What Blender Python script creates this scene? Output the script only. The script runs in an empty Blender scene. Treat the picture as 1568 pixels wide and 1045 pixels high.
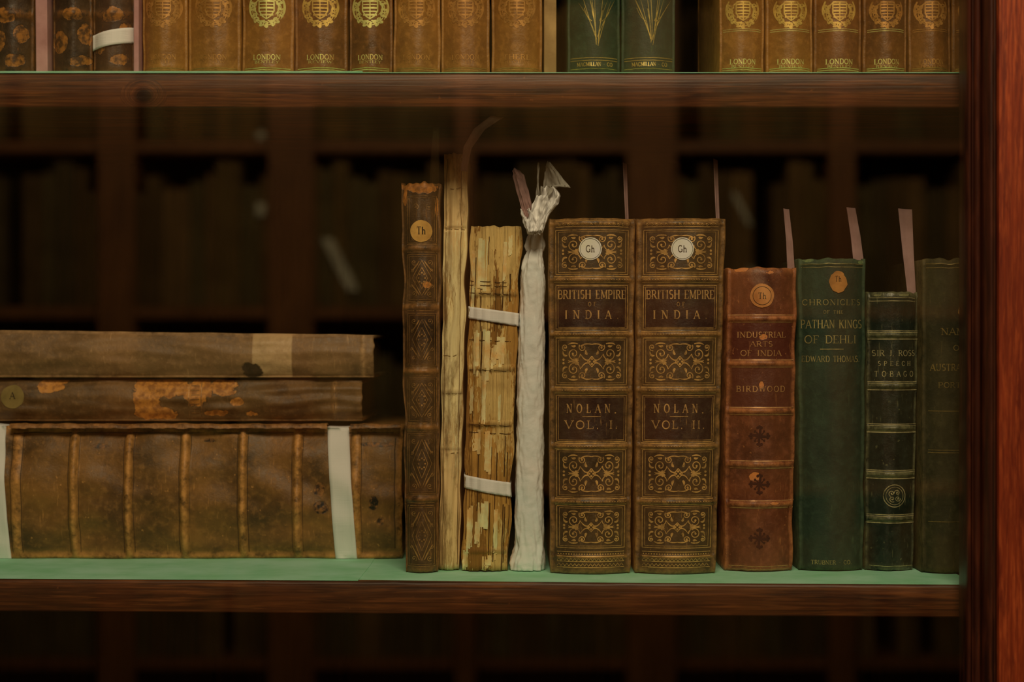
import bpy, math, random
from mathutils import Vector, noise as mn
random.seed(4)
scene=bpy.context.scene
try: scene.view_settings.view_transform='Standard'
except Exception: pass
S=0.00042; D=1.28
def PX(px,y=0): return (px-784)*S*(D+y)/D
def PZ(py,y=0): return (522.5-py)*S*(D+y)/D
ZS=-357.5*S            # lower shelf top
ZU=410.5*S*(D-.055)/D  # upper shelf top
def yfront(b): return D*(357.5/(b-522.5)-1)
LIGHT=(1.0,.85,.63)
def lin(c): 
    c/=255.; return c/12.92 if c<=.04045 else ((c+.055)/1.055)**2.4
def C(r,g,b,k=.46):
    return tuple(min(.9,lin(v)/k/l) for v,l in zip((r,g,b),LIGHT))+(1,)
# ---------------------------------------------------------------- materials
class NT:
    def __init__(s,name):
        s.m=bpy.data.materials.new(name); s.m.use_nodes=True
        s.t=s.m.node_tree; s.t.nodes.clear()
        s.out=s.t.nodes.new('ShaderNodeOutputMaterial')
    def n(s,ty,props={},**ins):
        nd=s.t.nodes.new(ty)
        for k,v in props.items(): setattr(nd,k,v)
        for k,v in ins.items():
            key=int(k[1:]) if k[0]=='_' else k.replace('__',' ')
            s.set(nd.inputs[key],v)
        return nd
    def set(s,sock,v):
        if isinstance(v,bpy.types.NodeSocket): s.t.links.new(v,sock)
        elif isinstance(v,bpy.types.Node): s.t.links.new(v.outputs[0],sock)
        else: sock.default_value=v
    def coord(s,scale=(1,1,1)):
        tc=s.n('ShaderNodeTexCoord')
        mp=s.n('ShaderNodeMapping'); s.set(mp.inputs['Vector'],tc.outputs['Object']); mp.inputs['Scale'].default_value=scale
        return mp.outputs[0]
    def noise(s,sc,det=4,vec=None,rough=.55,dist=0):
        nd=s.n('ShaderNodeTexNoise',Scale=sc,Detail=det,Roughness=rough,Distortion=dist)
        s.set(nd.inputs['Vector'],vec if vec is not None else s.coord())
        return nd.outputs[0]
    def rng(s,v,a,b,c=0,d=1):
        return s.n('ShaderNodeMapRange',_0=v,_1=a,_2=b,_3=c,_4=d).outputs[0]
    def math(s,op,a,b=0):
        return s.n('ShaderNodeMath',{'operation':op},_0=a,_1=b).outputs[0]
    def mix(s,f,a,b):
        nd=s.n('ShaderNodeMix',{'data_type':'RGBA'})
        s.set(nd.inputs[0],f); s.set(nd.inputs[6],a); s.set(nd.inputs[7],b); return nd.outputs[2]
    def attr(s,name):
        return s.n('ShaderNodeAttribute',{'attribute_name':name}).outputs['Fac']
    def bsdf(s,col,rough=.5,bump=None,bstr=.3,bdist=.0006,metal=0,spec=.4,coat=0):
        b=s.n('ShaderNodeBsdfPrincipled')
        s.set(b.inputs['Base Color'],col); s.set(b.inputs['Roughness'],rough); s.set(b.inputs['Metallic'],metal)
        b.inputs['Specular IOR Level'].default_value=spec
        b.inputs['Coat Weight'].default_value=coat
        if bump is not None:
            bp=s.n('ShaderNodeBump',Strength=bstr,Distance=bdist,Height=bump); s.set(b.inputs['Normal'],bp.outputs[0])
        s.set(s.out.inputs[0],b.outputs[0]); return s.m

def leather(name,base,dark,worn,patchc=None,labelc=None,rough=.48,wear=1.0,grain=500,bstr=.35,patch2=None,speck=.35,vert=False,spec=.4):
    m=NT(name); patchc=patchc or worn; labelc=labelc or dark; patch2=patch2 or worn
    v=m.coord((1,1,.35) if vert else (1,1,1))
    n1=m.noise(32,7,v,.62); n2=m.noise(260,5,v,.6); n3=m.noise(140,6,None,.7); n4=m.noise(62,6,None,.62); n5=m.noise(900,3)
    c=m.mix(m.rng(n1,.34,.66),dark,base)
    br=tuple(min(1,x*1.45+.004) for x in base[:3])+(1,)
    c=m.mix(m.rng(n2,.5,.72,0,.5),c,br)
    c=m.mix(m.rng(n3,.3,.42,.55,0),c,dark)
    lab=m.mix(m.rng(n2,.45,.75,0,.45),labelc,c)
    c=m.mix(m.attr('label'),c,lab)
    wf=m.math('MULTIPLY',m.attr('wear'),m.rng(n3,.36,.62,0,wear))
    c=m.mix(m.n('ShaderNodeClamp',_0=wf).outputs[0],c,worn)
    c=m.mix(m.rng(m.noise(330,2,None,.5),.70,.76,0,speck),c,worn)
    # fine scratches
    sc=m.noise(1,3,m.coord((700,60,90)),.6)
    c=m.mix(m.math('MULTIPLY',m.rng(sc,.62,.7,0,.5),m.rng(n1,.45,.6)),c,worn)
    pf=m.math('ADD',m.attr('patch'),m.math('MULTIPLY',m.math('SUBTRACT',n4,.5),2.6))
    pc=m.mix(m.rng(n2,.42,.6),patchc,patch2)
    c=m.mix(m.rng(pf,.47,.53),c,pc)
    c=m.mix(m.math('MULTIPLY',m.rng(pf,.40,.46),m.rng(pf,.52,.47,0,.8)),c,dark)
    h=m.math('ADD',m.math('MULTIPLY',n2,1.2),m.math('ADD',m.math('MULTIPLY',n5,.5),m.math('MULTIPLY',m.rng(pf,.45,.55),-.5)))
    return m.bsdf(c,m.rng(n2,.3,.7,rough-.08,rough+.12),h,bstr,.0008,spec=spec)

def gilt(name,col=C(190,150,70),dull=C(90,62,25),keep=.5,metal=.35):
    m=NT(name); n=m.noise(230,5,None,.7); n2=m.noise(45,3)
    f=m.rng(m.math('ADD',m.math('MULTIPLY',n,.7),m.math('MULTIPLY',n2,.3)),keep-.14,keep+.1)
    return m.bsdf(m.mix(f,dull,col),.42,None,metal=metal,spec=.6)
def paper(name,col,col2,rough=.85,sc=60,stretch=(1,1,1),bstr=.4):
    m=NT(name); v=m.coord(stretch); n=m.noise(sc,6,v,.6); n2=m.noise(700,3)
    return m.bsdf(m.mix(m.rng(n,.35,.65),col,col2),rough,m.math('ADD',n,m.math('MULTIPLY',n2,.3)),bstr,.0006,spec=.2)
def weave(name,col,col2):
    m=NT(name); a=m.noise(1,1,m.coord((60,60,2600))); b=m.noise(1,1,m.coord((2600,60,60)))
    f=m.math('MULTIPLY',m.math('ADD',a,b),.5)
    return m.bsdf(m.mix(m.rng(f,.4,.6),col2,col),.9,f,.6,.0004,spec=.1)
def pages_mat():
    m=NT('page_edges'); n=m.noise(4,3,m.coord((900,3,3)))
    return m.bsdf(m.mix(m.rng(n,.3,.7),C(120,95,55),C(60,42,20)),.9,n,.5)
def wood(name,dark,mid,light,axis='x',rough=.4,sc=1.0,coat=.0,spec=.4,knot=None):
    m=NT(name); st=(1.2*sc,9*sc,22*sc) if axis=='x' else (22*sc,9*sc,1.6*sc)
    v=m.coord(st)
    kf=None
    if knot:
        dv=m.n('ShaderNodeVectorMath',{'operation':'DISTANCE'}); 
        m.set(dv.inputs[0],m.coord((.75,0,1))); dv.inputs[1].default_value=(knot[0]*.75,0,knot[1])
        kf=m.rng(dv.outputs['Value'],.0,.011,1,0)
        ad=m.n('ShaderNodeVectorMath',{'operation':'ADD'}); m.set(ad.inputs[0],v)
        cb=m.n('ShaderNodeCombineXYZ'); m.set(cb.inputs[0],m.math('MULTIPLY',kf,.5)); m.set(cb.inputs[2],m.math('MULTIPLY',kf,1.2)); m.set(ad.inputs[1],cb.outputs[0]); v=ad.outputs[0]
    n=m.noise(5,8,v,.65,1.2); n2=m.noise(18,6,v,.6,.3); n3=m.noise(6,3)
    c=m.mix(m.rng(n,.35,.62),dark,mid); c=m.mix(m.rng(n2,.48,.72,0,.75),c,light)
    c=m.mix(m.rng(n3,.4,.7,0,.5),c,dark)
    st2=(3,40,260) if axis=='x' else (260,40,3)
    n4=m.noise(3,3,m.coord(st2))
    c=m.mix(m.rng(n4,.36,.46,.6,0),c,dark)
    if axis=='x': c=m.mix(m.rng(m.noise(210,3),.72,.78,0,.6),c,light)
    if kf is not None: c=m.mix(m.rng(kf,.52,.72,0,.85),c,C(14,7,4))
    return m.bsdf(c,rough,m.math('ADD',n4,m.math('MULTIPLY',n2,.6)),.3,.0007,coat=coat,spec=spec)

# ---------------------------------------------------------------- object helpers
def empty(name,loc):
    e=bpy.data.objects.new(name,None); e.location=loc; e.empty_display_size=.02
    scene.collection.objects.link(e); return e
def mk(name,verts,faces,mats,parent=None,smooth=True,attrs=None,fm=None,recalc=False):
    o=Vector(parent.location) if parent else Vector((0,0,0))
    me=bpy.data.meshes.new(name)
    me.from_pydata([tuple(Vector(v)-o) for v in verts],[],faces)
    for m in (mats if isinstance(mats,list) else [mats]): me.materials.append(m)
    if fm: me.polygons.foreach_set('material_index',fm)
    me.polygons.foreach_set('use_smooth',[smooth]*len(me.polygons))
    if attrs:
        for k,vals in attrs.items():
            a=me.attributes.new(k,'FLOAT','POINT'); a.data.foreach_set('value',vals)
    if recalc:
        import bmesh
        b=bmesh.new(); b.from_mesh(me); bmesh.ops.recalc_face_normals(b,faces=b.faces); b.to_mesh(me); b.free()
    me.update()
    ob=bpy.data.objects.new(name,me); scene.collection.objects.link(ob)
    if parent: ob.parent=parent
    return ob
def boxv(x0,x1,y0,y1,z0,z1):
    v=[(x,y,z) for z in (z0,z1) for y in (y0,y1) for x in (x0,x1)]
    f=[(0,2,3,1),(4,5,7,6),(0,1,5,4),(2,6,7,3),(0,4,6,2),(1,3,7,5)]
    return v,f
def bevel(ob,w=.0008,seg=2):
    b=ob.modifiers.new('bevel','BEVEL'); b.width=w; b.segments=seg; b.limit_method='ANGLE'
    return ob
def NZ(x,y=0,z=0): return mn.noise(Vector((x,y,z)))

PAGES=pages_mat()
# ---------------------------------------------------------------- book
class Book:
    def __init__(s,name,a,z0,h,yf,depth,mat,bands=(),bulge=.006,lie=False,seed=0,patches=(),labels=(),
                 edgew=.8,ragged=.0012,rows=None,rib=0,lump=.0006,edgejit=.0005,loc=None,inner=None,capw=1.0,endr=.0016):
        # a=(bl,br,tl,tr) across positions at t=0 and t=h ; z0 = start of long axis
        s.a=a;s.z0=z0;s.h=h;s.yf=yf;s.bulge=bulge;s.lie=lie;s.seed=seed;s.depth=depth;s.rib=rib;s.lump=lump;s.ej=edgejit;s.endr=endr
        s.bands=[((s.T(b[0]) if True else 0),b[1],b[2]) for b in bands]
        s.rag=ragged
        if loc is None:
            loc=((a[0]+a[1])/2,yf+depth/2,z0) if not lie else (z0+h/2,yf+depth/2,min(a[0],a[1]))
        s.e=empty(name,loc) if isinstance(name,str) else name
        nr=rows or max(60,int(h/.0009)); nc=48
        cols=[-1+2*i/nc for i in range(nc+1)]
        V=[];W=[];P=[];L=[]
        pl=[(s.st(p[0],p[1]),s.st(p[0]+p[2],p[1]+p[3]),p) for p in patches]
        ncol=nc+1+4
        yb=[depth,depth*.4]
        def ring(t):
            out=[]
            for y in yb: out.append((-1,y))
            for c in cols: out.append((c,None))
            for y in reversed(yb): out.append((1,y))
            return out
        for r in range(nr+1):
            t=h*r/nr
            for (c,y) in ring(t):
                p=s.surf(c,t)
                if y is not None: p=s.w(p[0],bulge+y,p[2],raw=True)
                else: p=s.w(*p,raw=True)
                V.append(p)
                w=0
                for (tb,hw,hh) in s.bands: w=max(w,1-((t-tb)/(hw*1.1))**2)
                e=max(0,(abs(c)-.84)/.16)
                d=min(t,h-t); w=max(w,e*edgew,capw*(1-d/.005))
                W.append(max(0,w))
                pv=-1.2
                for (c0,c1,pp) in pl:
                    rs=abs(c1[0]-c0[0])+1e-6; rt=abs(c1[1]-c0[1])+1e-6
                    q=((c-c0[0])/rs)**2+((t-c0[1])/rt)**2
                    pv=max(pv,1.0-.5*q)
                P.append(pv)
                lv=0
                for (x0,y0,x1,y1) in labels:
                    ss0,t0=s.st(x0,y0);ss1,t1=s.st(x1,y1)
                    if min(ss0,ss1)<=c<=max(ss0,ss1) and min(t0,t1)<=t<=max(t0,t1): lv=1
                L.append(lv)
        F=[]
        for r in range(nr):
            for i in range(ncol-1):
                k=r*ncol+i; F.append((k,k+1,k+1+ncol,k+ncol))
        # inner shell
        th=.0024; base=len(V)
        for t in (0,h):
            for (c,y) in ring(t):
                p=s.surf(c*.97,t); xc,hw=s.xh(t)
                ax=xc+max(-hw+th,min(hw-th,c*hw)); yy=(bulge+y) if y is not None else p[1]+th
                V.append(s.w(ax,yy,p[2],raw=True)); W.append(1);P.append(-1.2);L.append(0)
        for i in range(ncol-1):
            k=base+i; F.append((k,k+ncol,k+ncol+1,k+1))
            F.append((i,base+i,base+i+1,i+1))
            q=nr*ncol+i; F.append((q,q+1,base+ncol+i+1,base+ncol+i))
        F.append((0,nr*ncol,base+ncol,base)); k=ncol-1
        F.append((k,base+k,base+ncol+k,nr*ncol+k))
        s.shell=mk('binding',V,F,mat,s.e,True,{'wear':W,'patch':P,'label':L},recalc=True)
        # page block
        V=[];iy0=bulge+th+.0015;iy1=depth+bulge-.004;g=.0035
        for t in (g,h-g):
            xc,hw=s.xh(t); hw-=th+.0002
            for (x,y) in ((xc-hw,iy0),(xc+hw,iy0),(xc+hw,iy1),(xc-hw,iy1)): V.append(s.w(x,y,t,raw=True))
        mk('page_block',V,[(0,1,2,3),(4,7,6,5),(0,4,5,1),(1,5,6,2),(2,6,7,3),(3,7,4,0)],inner or PAGES,s.e,False,recalc=True)
    def T(s,p): return (PX(p,s.yf)-s.z0) if s.lie else (PZ(p,s.yf)-s.z0)
    def xh(s,t):
        f=t/s.h; bl,br,tl,tr=s.a
        l=bl+(tl-bl)*f; r=br+(tr-br)*f
        if s.lie: l+=s.ej*.5*abs(NZ(t*45,s.seed*3.1))
        else: l+=s.ej*2*NZ(t*45,s.seed*3.1)
        r+=s.ej*2*NZ(t*45,s.seed*3.1+9)*(.4 if s.lie and s.ej<.001 else 1)
        return (l+r)/2,(r-l)/2
    def surf(s,c,t):
        xc,hw=s.xh(t); A=abs(c); B=s.bulge
        if A<=.9: y=B*(A/.9)**2
        elif A<=.96: y=B+.0011*math.sin(math.pi*(A-.9)/.06)
        else: y=B+.0010*((A-.96)/.04)**2
        for (tb,w,hh) in s.bands:
            q=1-((t-tb)/w)**2
            if q>0: y-=hh*q**.8*(1 if A<.9 else max(0,1-(A-.9)/.1))
        d=min(t,s.h-t)
        if d<.004: y+=s.endr*(1-d/.004)**2
        y+=s.lump*2*NZ(c*2.5+s.seed,t*35,s.seed)
        if s.rib: y+=s.rib*abs(math.sin(c*9.5+1.2*NZ(t*12,s.seed)))
        f=t/s.h
        z=t+s.rag*(f**40)*2*NZ(c*3.2,s.seed+5)+s.rag*((1-f)**40)*abs(NZ(c*3,s.seed+8))
        return (xc+c*hw,y,z)
    def w(s,a,y,t,raw=False):
        return (s.z0+t,s.yf+y,a) if s.lie else (a,s.yf+y,s.z0+t)
    def st(s,px,py):
        if s.lie: t=PX(px,s.yf)-s.z0; a=PZ(py,s.yf)
        else: t=PZ(py,s.yf)-s.z0; a=PX(px,s.yf)
        xc,hw=s.xh(min(max(t,0),s.h)); return (a-xc)/hw,t
    def pt(s,px,py,off=.00022):
        c,t=s.st(px,py); t=min(max(t,0.0003),s.h-.0003); c=max(-1,min(1,c))
        p=s.surf(c,t); return s.w(p[0],p[1]-off,p[2])

class Draw:
    """collects flat ribbons laid on a book's surface"""
    def __init__(s,book,off=.00022): s.b=book;s.V=[];s.F=[];s.off=off
    def rib(s,pts,w,taper=False,closed=False,maxseg=5):
        P=[pts[0]]
        if closed: pts=list(pts)+[pts[0]]; P=[pts[0]]
        for a,b in zip(pts,pts[1:]):
            L=math.hypot(b[0]-a[0],b[1]-a[1]); n=max(1,int(L/maxseg))
            for k in range(1,n+1): P.append((a[0]+(b[0]-a[0])*k/n,a[1]+(b[1]-a[1])*k/n))
        n=len(P); base=len(s.V)
        for i,p in enumerate(P):
            a=P[max(0,i-1)];b=P[min(n-1,i+1)]
            dx,dy=b[0]-a[0],b[1]-a[1];L=math.hypot(dx,dy) or 1
            f=i/(n-1) if n>1 else 0
            hw=w/2*(math.sin(math.pi*(f*.85+.15))*.9+.15 if taper else 1)
            nx,ny=-dy/L*hw,dx/L*hw
            s.V.append(s.b.pt(p[0]+nx,p[1]+ny,s.off)); s.V.append(s.b.pt(p[0]-nx,p[1]-ny,s.off))
        for i in range(n-1):
            k=base+2*i; s.F.append((k,k+1,k+3,k+2))
    def disc(s,cx,cy,r,ry=None,n=28,rings=3,jit=0,off=None):
        ry=ry or r; o=off if off is not None else s.off
        base=len(s.V); s.V.append(s.b.pt(cx,cy,o))
        for k in range(1,rings+1):
            for i in range(n):
                a=2*math.pi*i/n; q=k/rings*(1+(jit*NZ(math.cos(a)*2+cx,math.sin(a)*2) if k==rings else 0))
                s.V.append(s.b.pt(cx+r*q*math.cos(a),cy+ry*q*math.sin(a),o))
        for i in range(n): s.F.append((base,base+1+i,base+1+(i+1)%n))
        for k in range(rings-1):
            for i in range(n):
                a=base+1+k*n+i;b=base+1+k*n+(i+1)%n; s.F.append((a,a+n,b+n,b))
    def strip(s,x0,y0,x1,y1,w):  # plain strip, horizontal fillet
        s.rib([(x0,y0),(x1,y1)],w)
    def spiral(s,cx,cy,r,turns,a0,dr,w,flip=1):
        pts=[]
        n=int(14*turns)+4
        for k in range(n+1):
            f=k/n; a=a0+dr*2*math.pi*turns*f; rr=r*(1-f*.86)
            pts.append((cx+rr*math.cos(a),cy+rr*math.sin(a)))
        s.rib(pts,w,maxseg=9); s.disc(pts[-1][0],pts[-1][1],w*1.1,n=6,rings=1)
    def bez(s,p0,p1,p2,w,taper=False):
        s.rib([((1-t)**2*p0[0]+2*t*(1-t)*p1[0]+t*t*p2[0],(1-t)**2*p0[1]+2*t*(1-t)*p1[1]+t*t*p2[1]) for t in [i/8 for i in range(9)]],w,taper)
    def build(s,name,mat):
        if s.V: return mk(name,s.V,s.F,mat,s.b.e,True)
def arc(cx,cy,rx,ry,a0,a1,n=9):
    return [(cx+rx*math.cos(math.radians(a0+(a1-a0)*i/n)),cy+ry*math.sin(math.radians(a0+(a1-a0)*i/n))) for i in range(n+1)]
FONT={
'A':(.72,[([(0,0),(.36,1)],0),([(.36,1),(.72,0)],1),([(.13,.34),(.58,.34)],0)],[(0,0),(.72,0)]),
'B':(.62,[([(.1,0),(.1,1)],1),([(.1,1)]+arc(.35,.77,.2,.23,90,-90)+[(.1,.54)],.6),([(.1,.54)]+arc(.38,.27,.24,.27,90,-90)+[(.1,0)],.6)],[(.06,0),(.06,1)]),
'C':(.7,[(arc(.38,.5,.36,.5,48,312,16),.8),([(.64,.68),(.64,.95)],0),([(.64,.05),(.64,.3)],0)],[]),
'D':(.74,[([(.1,0),(.1,1)],1),([(.1,1),(.3,1)]+arc(.34,.5,.38,.5,90,-90)+[(.1,0)],.7)],[(.06,0),(.06,1)]),
'E':(.6,[([(.1,0),(.1,1)],1),([(.1,1),(.56,1),(.56,.8)],0),([(.1,.52),(.42,.52)],0),([(.1,0),(.58,0),(.58,.22)],0)],[(.06,0),(.06,1)]),
'F':(.58,[([(.1,0),(.1,1)],1),([(.1,1),(.56,1),(.56,.8)],0),([(.1,.52),(.42,.52)],0)],[(.1,0),(.06,1)]),
'G':(.74,[(arc(.38,.5,.36,.5,48,325,16),.8),([(.66,.05),(.66,.42)],1),([(.5,.42),(.76,.42)],0)],[]),
'H':(.78,[([(.1,0),(.1,1)],1),([(.68,0),(.68,1)],1),([(.1,.52),(.68,.52)],0)],[(.1,0),(.1,1),(.68,0),(.68,1)]),
'I':(.26,[([(.13,0),(.13,1)],1)],[(.13,0),(.13,1)]),
'K':(.72,[([(.1,0),(.1,1)],1),([(.62,1),(.12,.42)],0),([(.3,.6),(.68,0)],1)],[(.1,0),(.1,1),(.66,1),(.68,0)]),
'L':(.58,[([(.1,0),(.1,1)],1),([(.1,0),(.56,0),(.56,.25)],0)],[(.06,0),(.1,1)]),
'M':(.92,[([(.1,0),(.1,1)],0),([(.1,1),(.46,.1)],1),([(.46,.1),(.82,1)],0),([(.82,1),(.82,0)],1)],[(.1,0),(.06,1),(.82,0),(.86,1)]),
'N':(.8,[([(.1,0),(.1,1)],0),([(.1,1),(.7,0)],1),([(.7,0),(.7,1)],0)],[(.1,0),(.06,1),(.7,1)]),
'O':(.78,[(arc(.39,.5,.36,.5,0,360,20),.8)],[]),
'P':(.6,[([(.1,0),(.1,1)],1),([(.1,1)]+arc(.34,.74,.24,.26,90,-90)+[(.1,.48)],.6)],[(.1,0),(.06,1)]),
'R':(.7,[([(.1,0),(.1,1)],1),([(.1,1)]+arc(.34,.75,.22,.25,90,-90)+[(.1,.5)],.6),([(.34,.5),(.66,0)],1)],[(.1,0),(.06,1),(.68,0)]),
'S':(.56,[(arc(.28,.75,.22,.25,40,270,9)+arc(.28,.26,.24,.25,90,-140,9),.9)],[]),
'T':(.68,[([(.34,0),(.34,1)],1),([(.02,.8),(.02,1),(.66,1),(.66,.8)],0)],[(.34,0)]),
'U':(.76,[([(.1,1),(.1,.3)]+arc(.37,.3,.27,.3,180,360)+[(.64,1)],.7)],[(.1,1),(.64,1)]),
'V':(.72,[([(.02,1),(.36,0)],1),([(.36,0),(.7,1)],0)],[(.02,1),(.7,1)]),
'W':(1.0,[([(.02,1),(.28,0)],1),([(.28,0),(.5,.9)],0),([(.5,.9),(.74,0)],1),([(.74,0),(.98,1)],0)],[(.02,1),(.98,1)]),
'Y':(.7,[([(.02,1),(.35,.5)],1),([(.68,1),(.35,.5)],0),([(.35,.5),(.35,0)],1)],[(.02,1),(.68,1),(.35,0)]),
'J':(.4,[([(.28,1),(.28,.1),(.1,-.05)],1)],[(.28,1)]),
'h':(.6,[([(.1,0),(.1,1)],1),([(.1,.4)]+arc(.3,.4,.18,.2,150,0)+[(.48,0)],.8)],[(.1,0),(.48,0)]),
'.':(.2,[([(.05,.04),(.14,.04)],1)],[]),',':(.2,[([(.1,.06),(.05,-.1)],1)],[]),'-':(.5,[([(.1,.5),(.4,.5)],0)],[]),' ':(.45,[],[]),
}
def text(dr,txt,cx,cy,h,width=None,bold=1.0,gap=.16,slope=0):
    tot=sum(FONT[c][0] for c in txt)+gap*(len(txt)-1)
    sx=h if width is None else width/tot
    x=cx-tot*sx/2
    for c in txt:
        w,st,ser=FONT[c]
        for pts,k in st:
            dr.rib([(x+p[0]*sx,cy+h/2-p[1]*h+slope*(x+p[0]*sx-cx)) for p in pts],h*(.075+.085*k)*bold,maxseg=6)
        for q in ser:
            X=x+q[0]*sx; Y=cy+h/2-q[1]*h+slope*(X-cx)
            dr.rib([(X-.13*sx,Y),(X+.13*sx,Y)],h*.07*bold)
        x+=(w+gap)*sx
def scrolls(d,cx,cy,hx,hy,w=1.3,center=True):
    """arabesque panel"""
    kx=hx/56.;ky=hy/33.
    for sx in (-1,1):
        for sy in (-1,1):
            q=lambda x,y:(cx+sx*x*kx,cy+sy*y*ky)
            def sp(x,y,r,tu,a0,dr_):
                pts=[];n=int(14*tu)+4
                for k in range(n+1):
                    f=k/n;a=a0+dr_*2*math.pi*tu*f;rr=r*(1-f*.84)
                    pts.append(q(x+rr*math.cos(a),y+rr*math.sin(a)))
                d.rib(pts,w,maxseg=9); d.disc(pts[-1][0],pts[-1][1],w*1.2,n=6,rings=1)
            sp(33,13,12,1.5,math.pi,1); sp(17,24,7,1.2,math.pi*.2,-1); sp(49,24,6,1.2,-math.pi*.6,1)
            d.bez(q(4,4),q(12,-2),q(21,13),w*1.3,True)
            d.bez(q(0,29),q(14,32),q(24,24),w*1.2,True)
            d.bez(q(26,30),q(38,33),q(44,28),w*1.6,True)
            d.bez(q(45,10),q(53,8),q(53,18),w*2,True)
            d.bez(q(8,12),q(12,13),q(11,20),w*2.4,True)
            d.bez(q(24,3),q(33,-3),q(44,2),w*2.2,True)
            d.bez(q(30,27),q(33,24),q(38,27),w*2.2,True)
            d.disc(*q(29,4),w*1.1,n=6,rings=1); d.disc(*q(52,3),w*1.3,n=6,rings=1)
    if center:
        d.rib([(cx,cy-9*ky),(cx+8*kx,cy),(cx,cy+9*ky),(cx-8*kx,cy)],w,closed=True)
        for a in range(4):
            d.disc(cx+math.cos(a*math.pi/2)*4*kx,cy+math.sin(a*math.pi/2)*4*ky,w*1.3,n=6,rings=1)
def frame(d,x0,y0,x1,y1,w): d.rib([(x0,y0),(x1,y0),(x1,y1),(x0,y1)],w,closed=True)
def beadrow(d,x0,x1,y,step,r):
    x=x0+step/2
    while x<x1: d.disc(x,y,r,n=6,rings=1); x+=step

def tape(b,p0,p1,q0,q1,mat,name='cotton_tape',off=.0009,wrap=.08):
    """ribbon wrapped around spine: p0,p1 edge start pair ; q0,q1 edge end pair (pixels)"""
    V=[];n=26
    rows=[]
    for i in range(n+1):
        f=i/n
        r=[]
        for k in range(7):
            g=k/6
            ax=p0[0]+(p1[0]-p0[0])*g; ay=p0[1]+(p1[1]-p0[1])*g
            bx=q0[0]+(q1[0]-q0[0])*g; by=q0[1]+(q1[1]-q0[1])*g
            x=ax+(bx-ax)*f;y=ay+(by-ay)*f
            r.append(Vector(b.pt(x,y,off+.0003*NZ(x*.05,y*.05))))
        rows.append(r)
    A=[v.copy() for v in rows[0]];B=[v.copy() for v in rows[-1]]
    ax=Vector((0,0,1)) if b.lie else Vector((1,0,0))
    def sgn(r,o): return 1 if (r-o).dot(ax)>0 else -1
    s=sgn(A[3],rows[n//2][3])
    pre=[];post=[]
    for k,dd in enumerate((.0,.004,wrap)):
        pre.insert(0,[v+ax*s*.0005+Vector((0,dd+.001,0)) for v in A])
        if not b.lie: post.append([v-ax*s*.0005+Vector((0,dd+.001,0)) for v in B])
    rows=pre+rows+post
    V=[v for r in rows for v in r];F=[]
    for i in range(len(rows)-1):
        for k in range(6):
            a=i*7+k;F.append((a,a+1,a+8,a+7))
    ob=mk(name,V,F,mat,b.e,True)
    so=ob.modifiers.new('s','SOLIDIFY');so.thickness=.0004;so.offset=1
    return ob
def slip(parent,pts,w0,w1,y,mat,name='paper_slip',twist=0,ydir=0):
    """paper slip following (px,py) points"""
    V=[];n=len(pts)
    P=[]
    for i in range(n-1):
        for k in range(6):
            t=k/6; P.append((pts[i][0]*(1-t)+pts[i+1][0]*t,pts[i][1]*(1-t)+pts[i+1][1]*t))
    P.append(pts[-1]); N=len(P)
    for i,p in enumerate(P):
        f=i/(N-1); w=w0+(w1-w0)*f
        yy=y+ydir*f+.002*NZ(f*3,p[0])
        for k in range(4):
            g=k/3-.5
            V.append((PX(p[0]+w*g,yy),yy+.0015*math.cos(g*3)+twist*g,PZ(p[1]+1.5*g,yy)))
    F=[]
    for i in range(N-1):
        for k in range(3):
            a=i*4+k;F.append((a,a+1,a+5,a+4))
    ob=mk(name,V,F,mat,parent,True)
    so=ob.modifiers.new('s','SOLIDIFY');so.thickness=.0003
    return ob

# ================================================================ BOOKCASE
WDC=(C(34,15,7),C(72,36,14),C(106,58,24))
WD=wood('stained_shelf_wood',*WDC,'x',.42)
WDK2=wood('stained_shelf_wood_knotted',*WDC,'x',.42,knot=(PX(220,-.055),PZ(147,-.055)+1.0))
WR=wood('mahogany_post',C(70,20,7),C(110,40,13),C(146,64,24),'z',.35,2.2)
WDK=wood('dark_moulding',C(30,12,5),C(54,22,9),C(78,35,15),'z',.35)
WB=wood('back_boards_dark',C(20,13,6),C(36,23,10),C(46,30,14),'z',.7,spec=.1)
bc=empty('bookcase',(0,.12,-1.0))
XR=PX(1487,-.085)
XL=-.62
XSIDE=.345
def shelf(name,zt,th,yl,yr,mat):
    n=60;V=[];F=[]
    rows=[]
    for i in range(n+1):
        x=XL+(XSIDE-XL)*i/n; f=(x-PX(0))/(PX(1487)-PX(0)); y0=yl+(yr-yl)*min(f,1.0)
        y0+=.0004*NZ(x*30,zt*9)
        j=.0004*NZ(x*60,zt*50+3)
        r=[(x,.325,zt),(x,y0+.0016,zt),(x,y0+.0004,zt-.0005+j),(x,y0,zt-.0018+j),(x,y0,zt-th+.0012),(x,y0+.0006,zt-th+.0002),(x,y0+.0016,zt-th),(x,.325,zt-th)]
        rows.append(r)
    m=8
    for r in rows: V+=r
    for i in range(n):
        for k in range(m):
            a=i*m+k;b=i*m+(k+1)%m;F.append((a,b,b+m,a+m))
    F.append(tuple(range(m)));F.append(tuple(n*m+k for k in reversed(range(m))))
    return mk(name,V,F,mat,bc,True,recalc=True)
TH=53*S*(D-.055)/D
o=shelf('upper_shelf',ZU,TH,-.055,-.055,WDK2)
o=shelf('lower_shelf',ZS,50*S*.956,-.028,-.058,WD)
shelf('bottom_shelf',ZS-.33,.02,-.05,-.05,WD)
shelf('top_shelf',ZU+.30,.02,-.055,-.055,WD)
for k in bc.children:
    e=k.modifiers.new('es','EDGE_SPLIT'); e.split_angle=math.radians(60)
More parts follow.
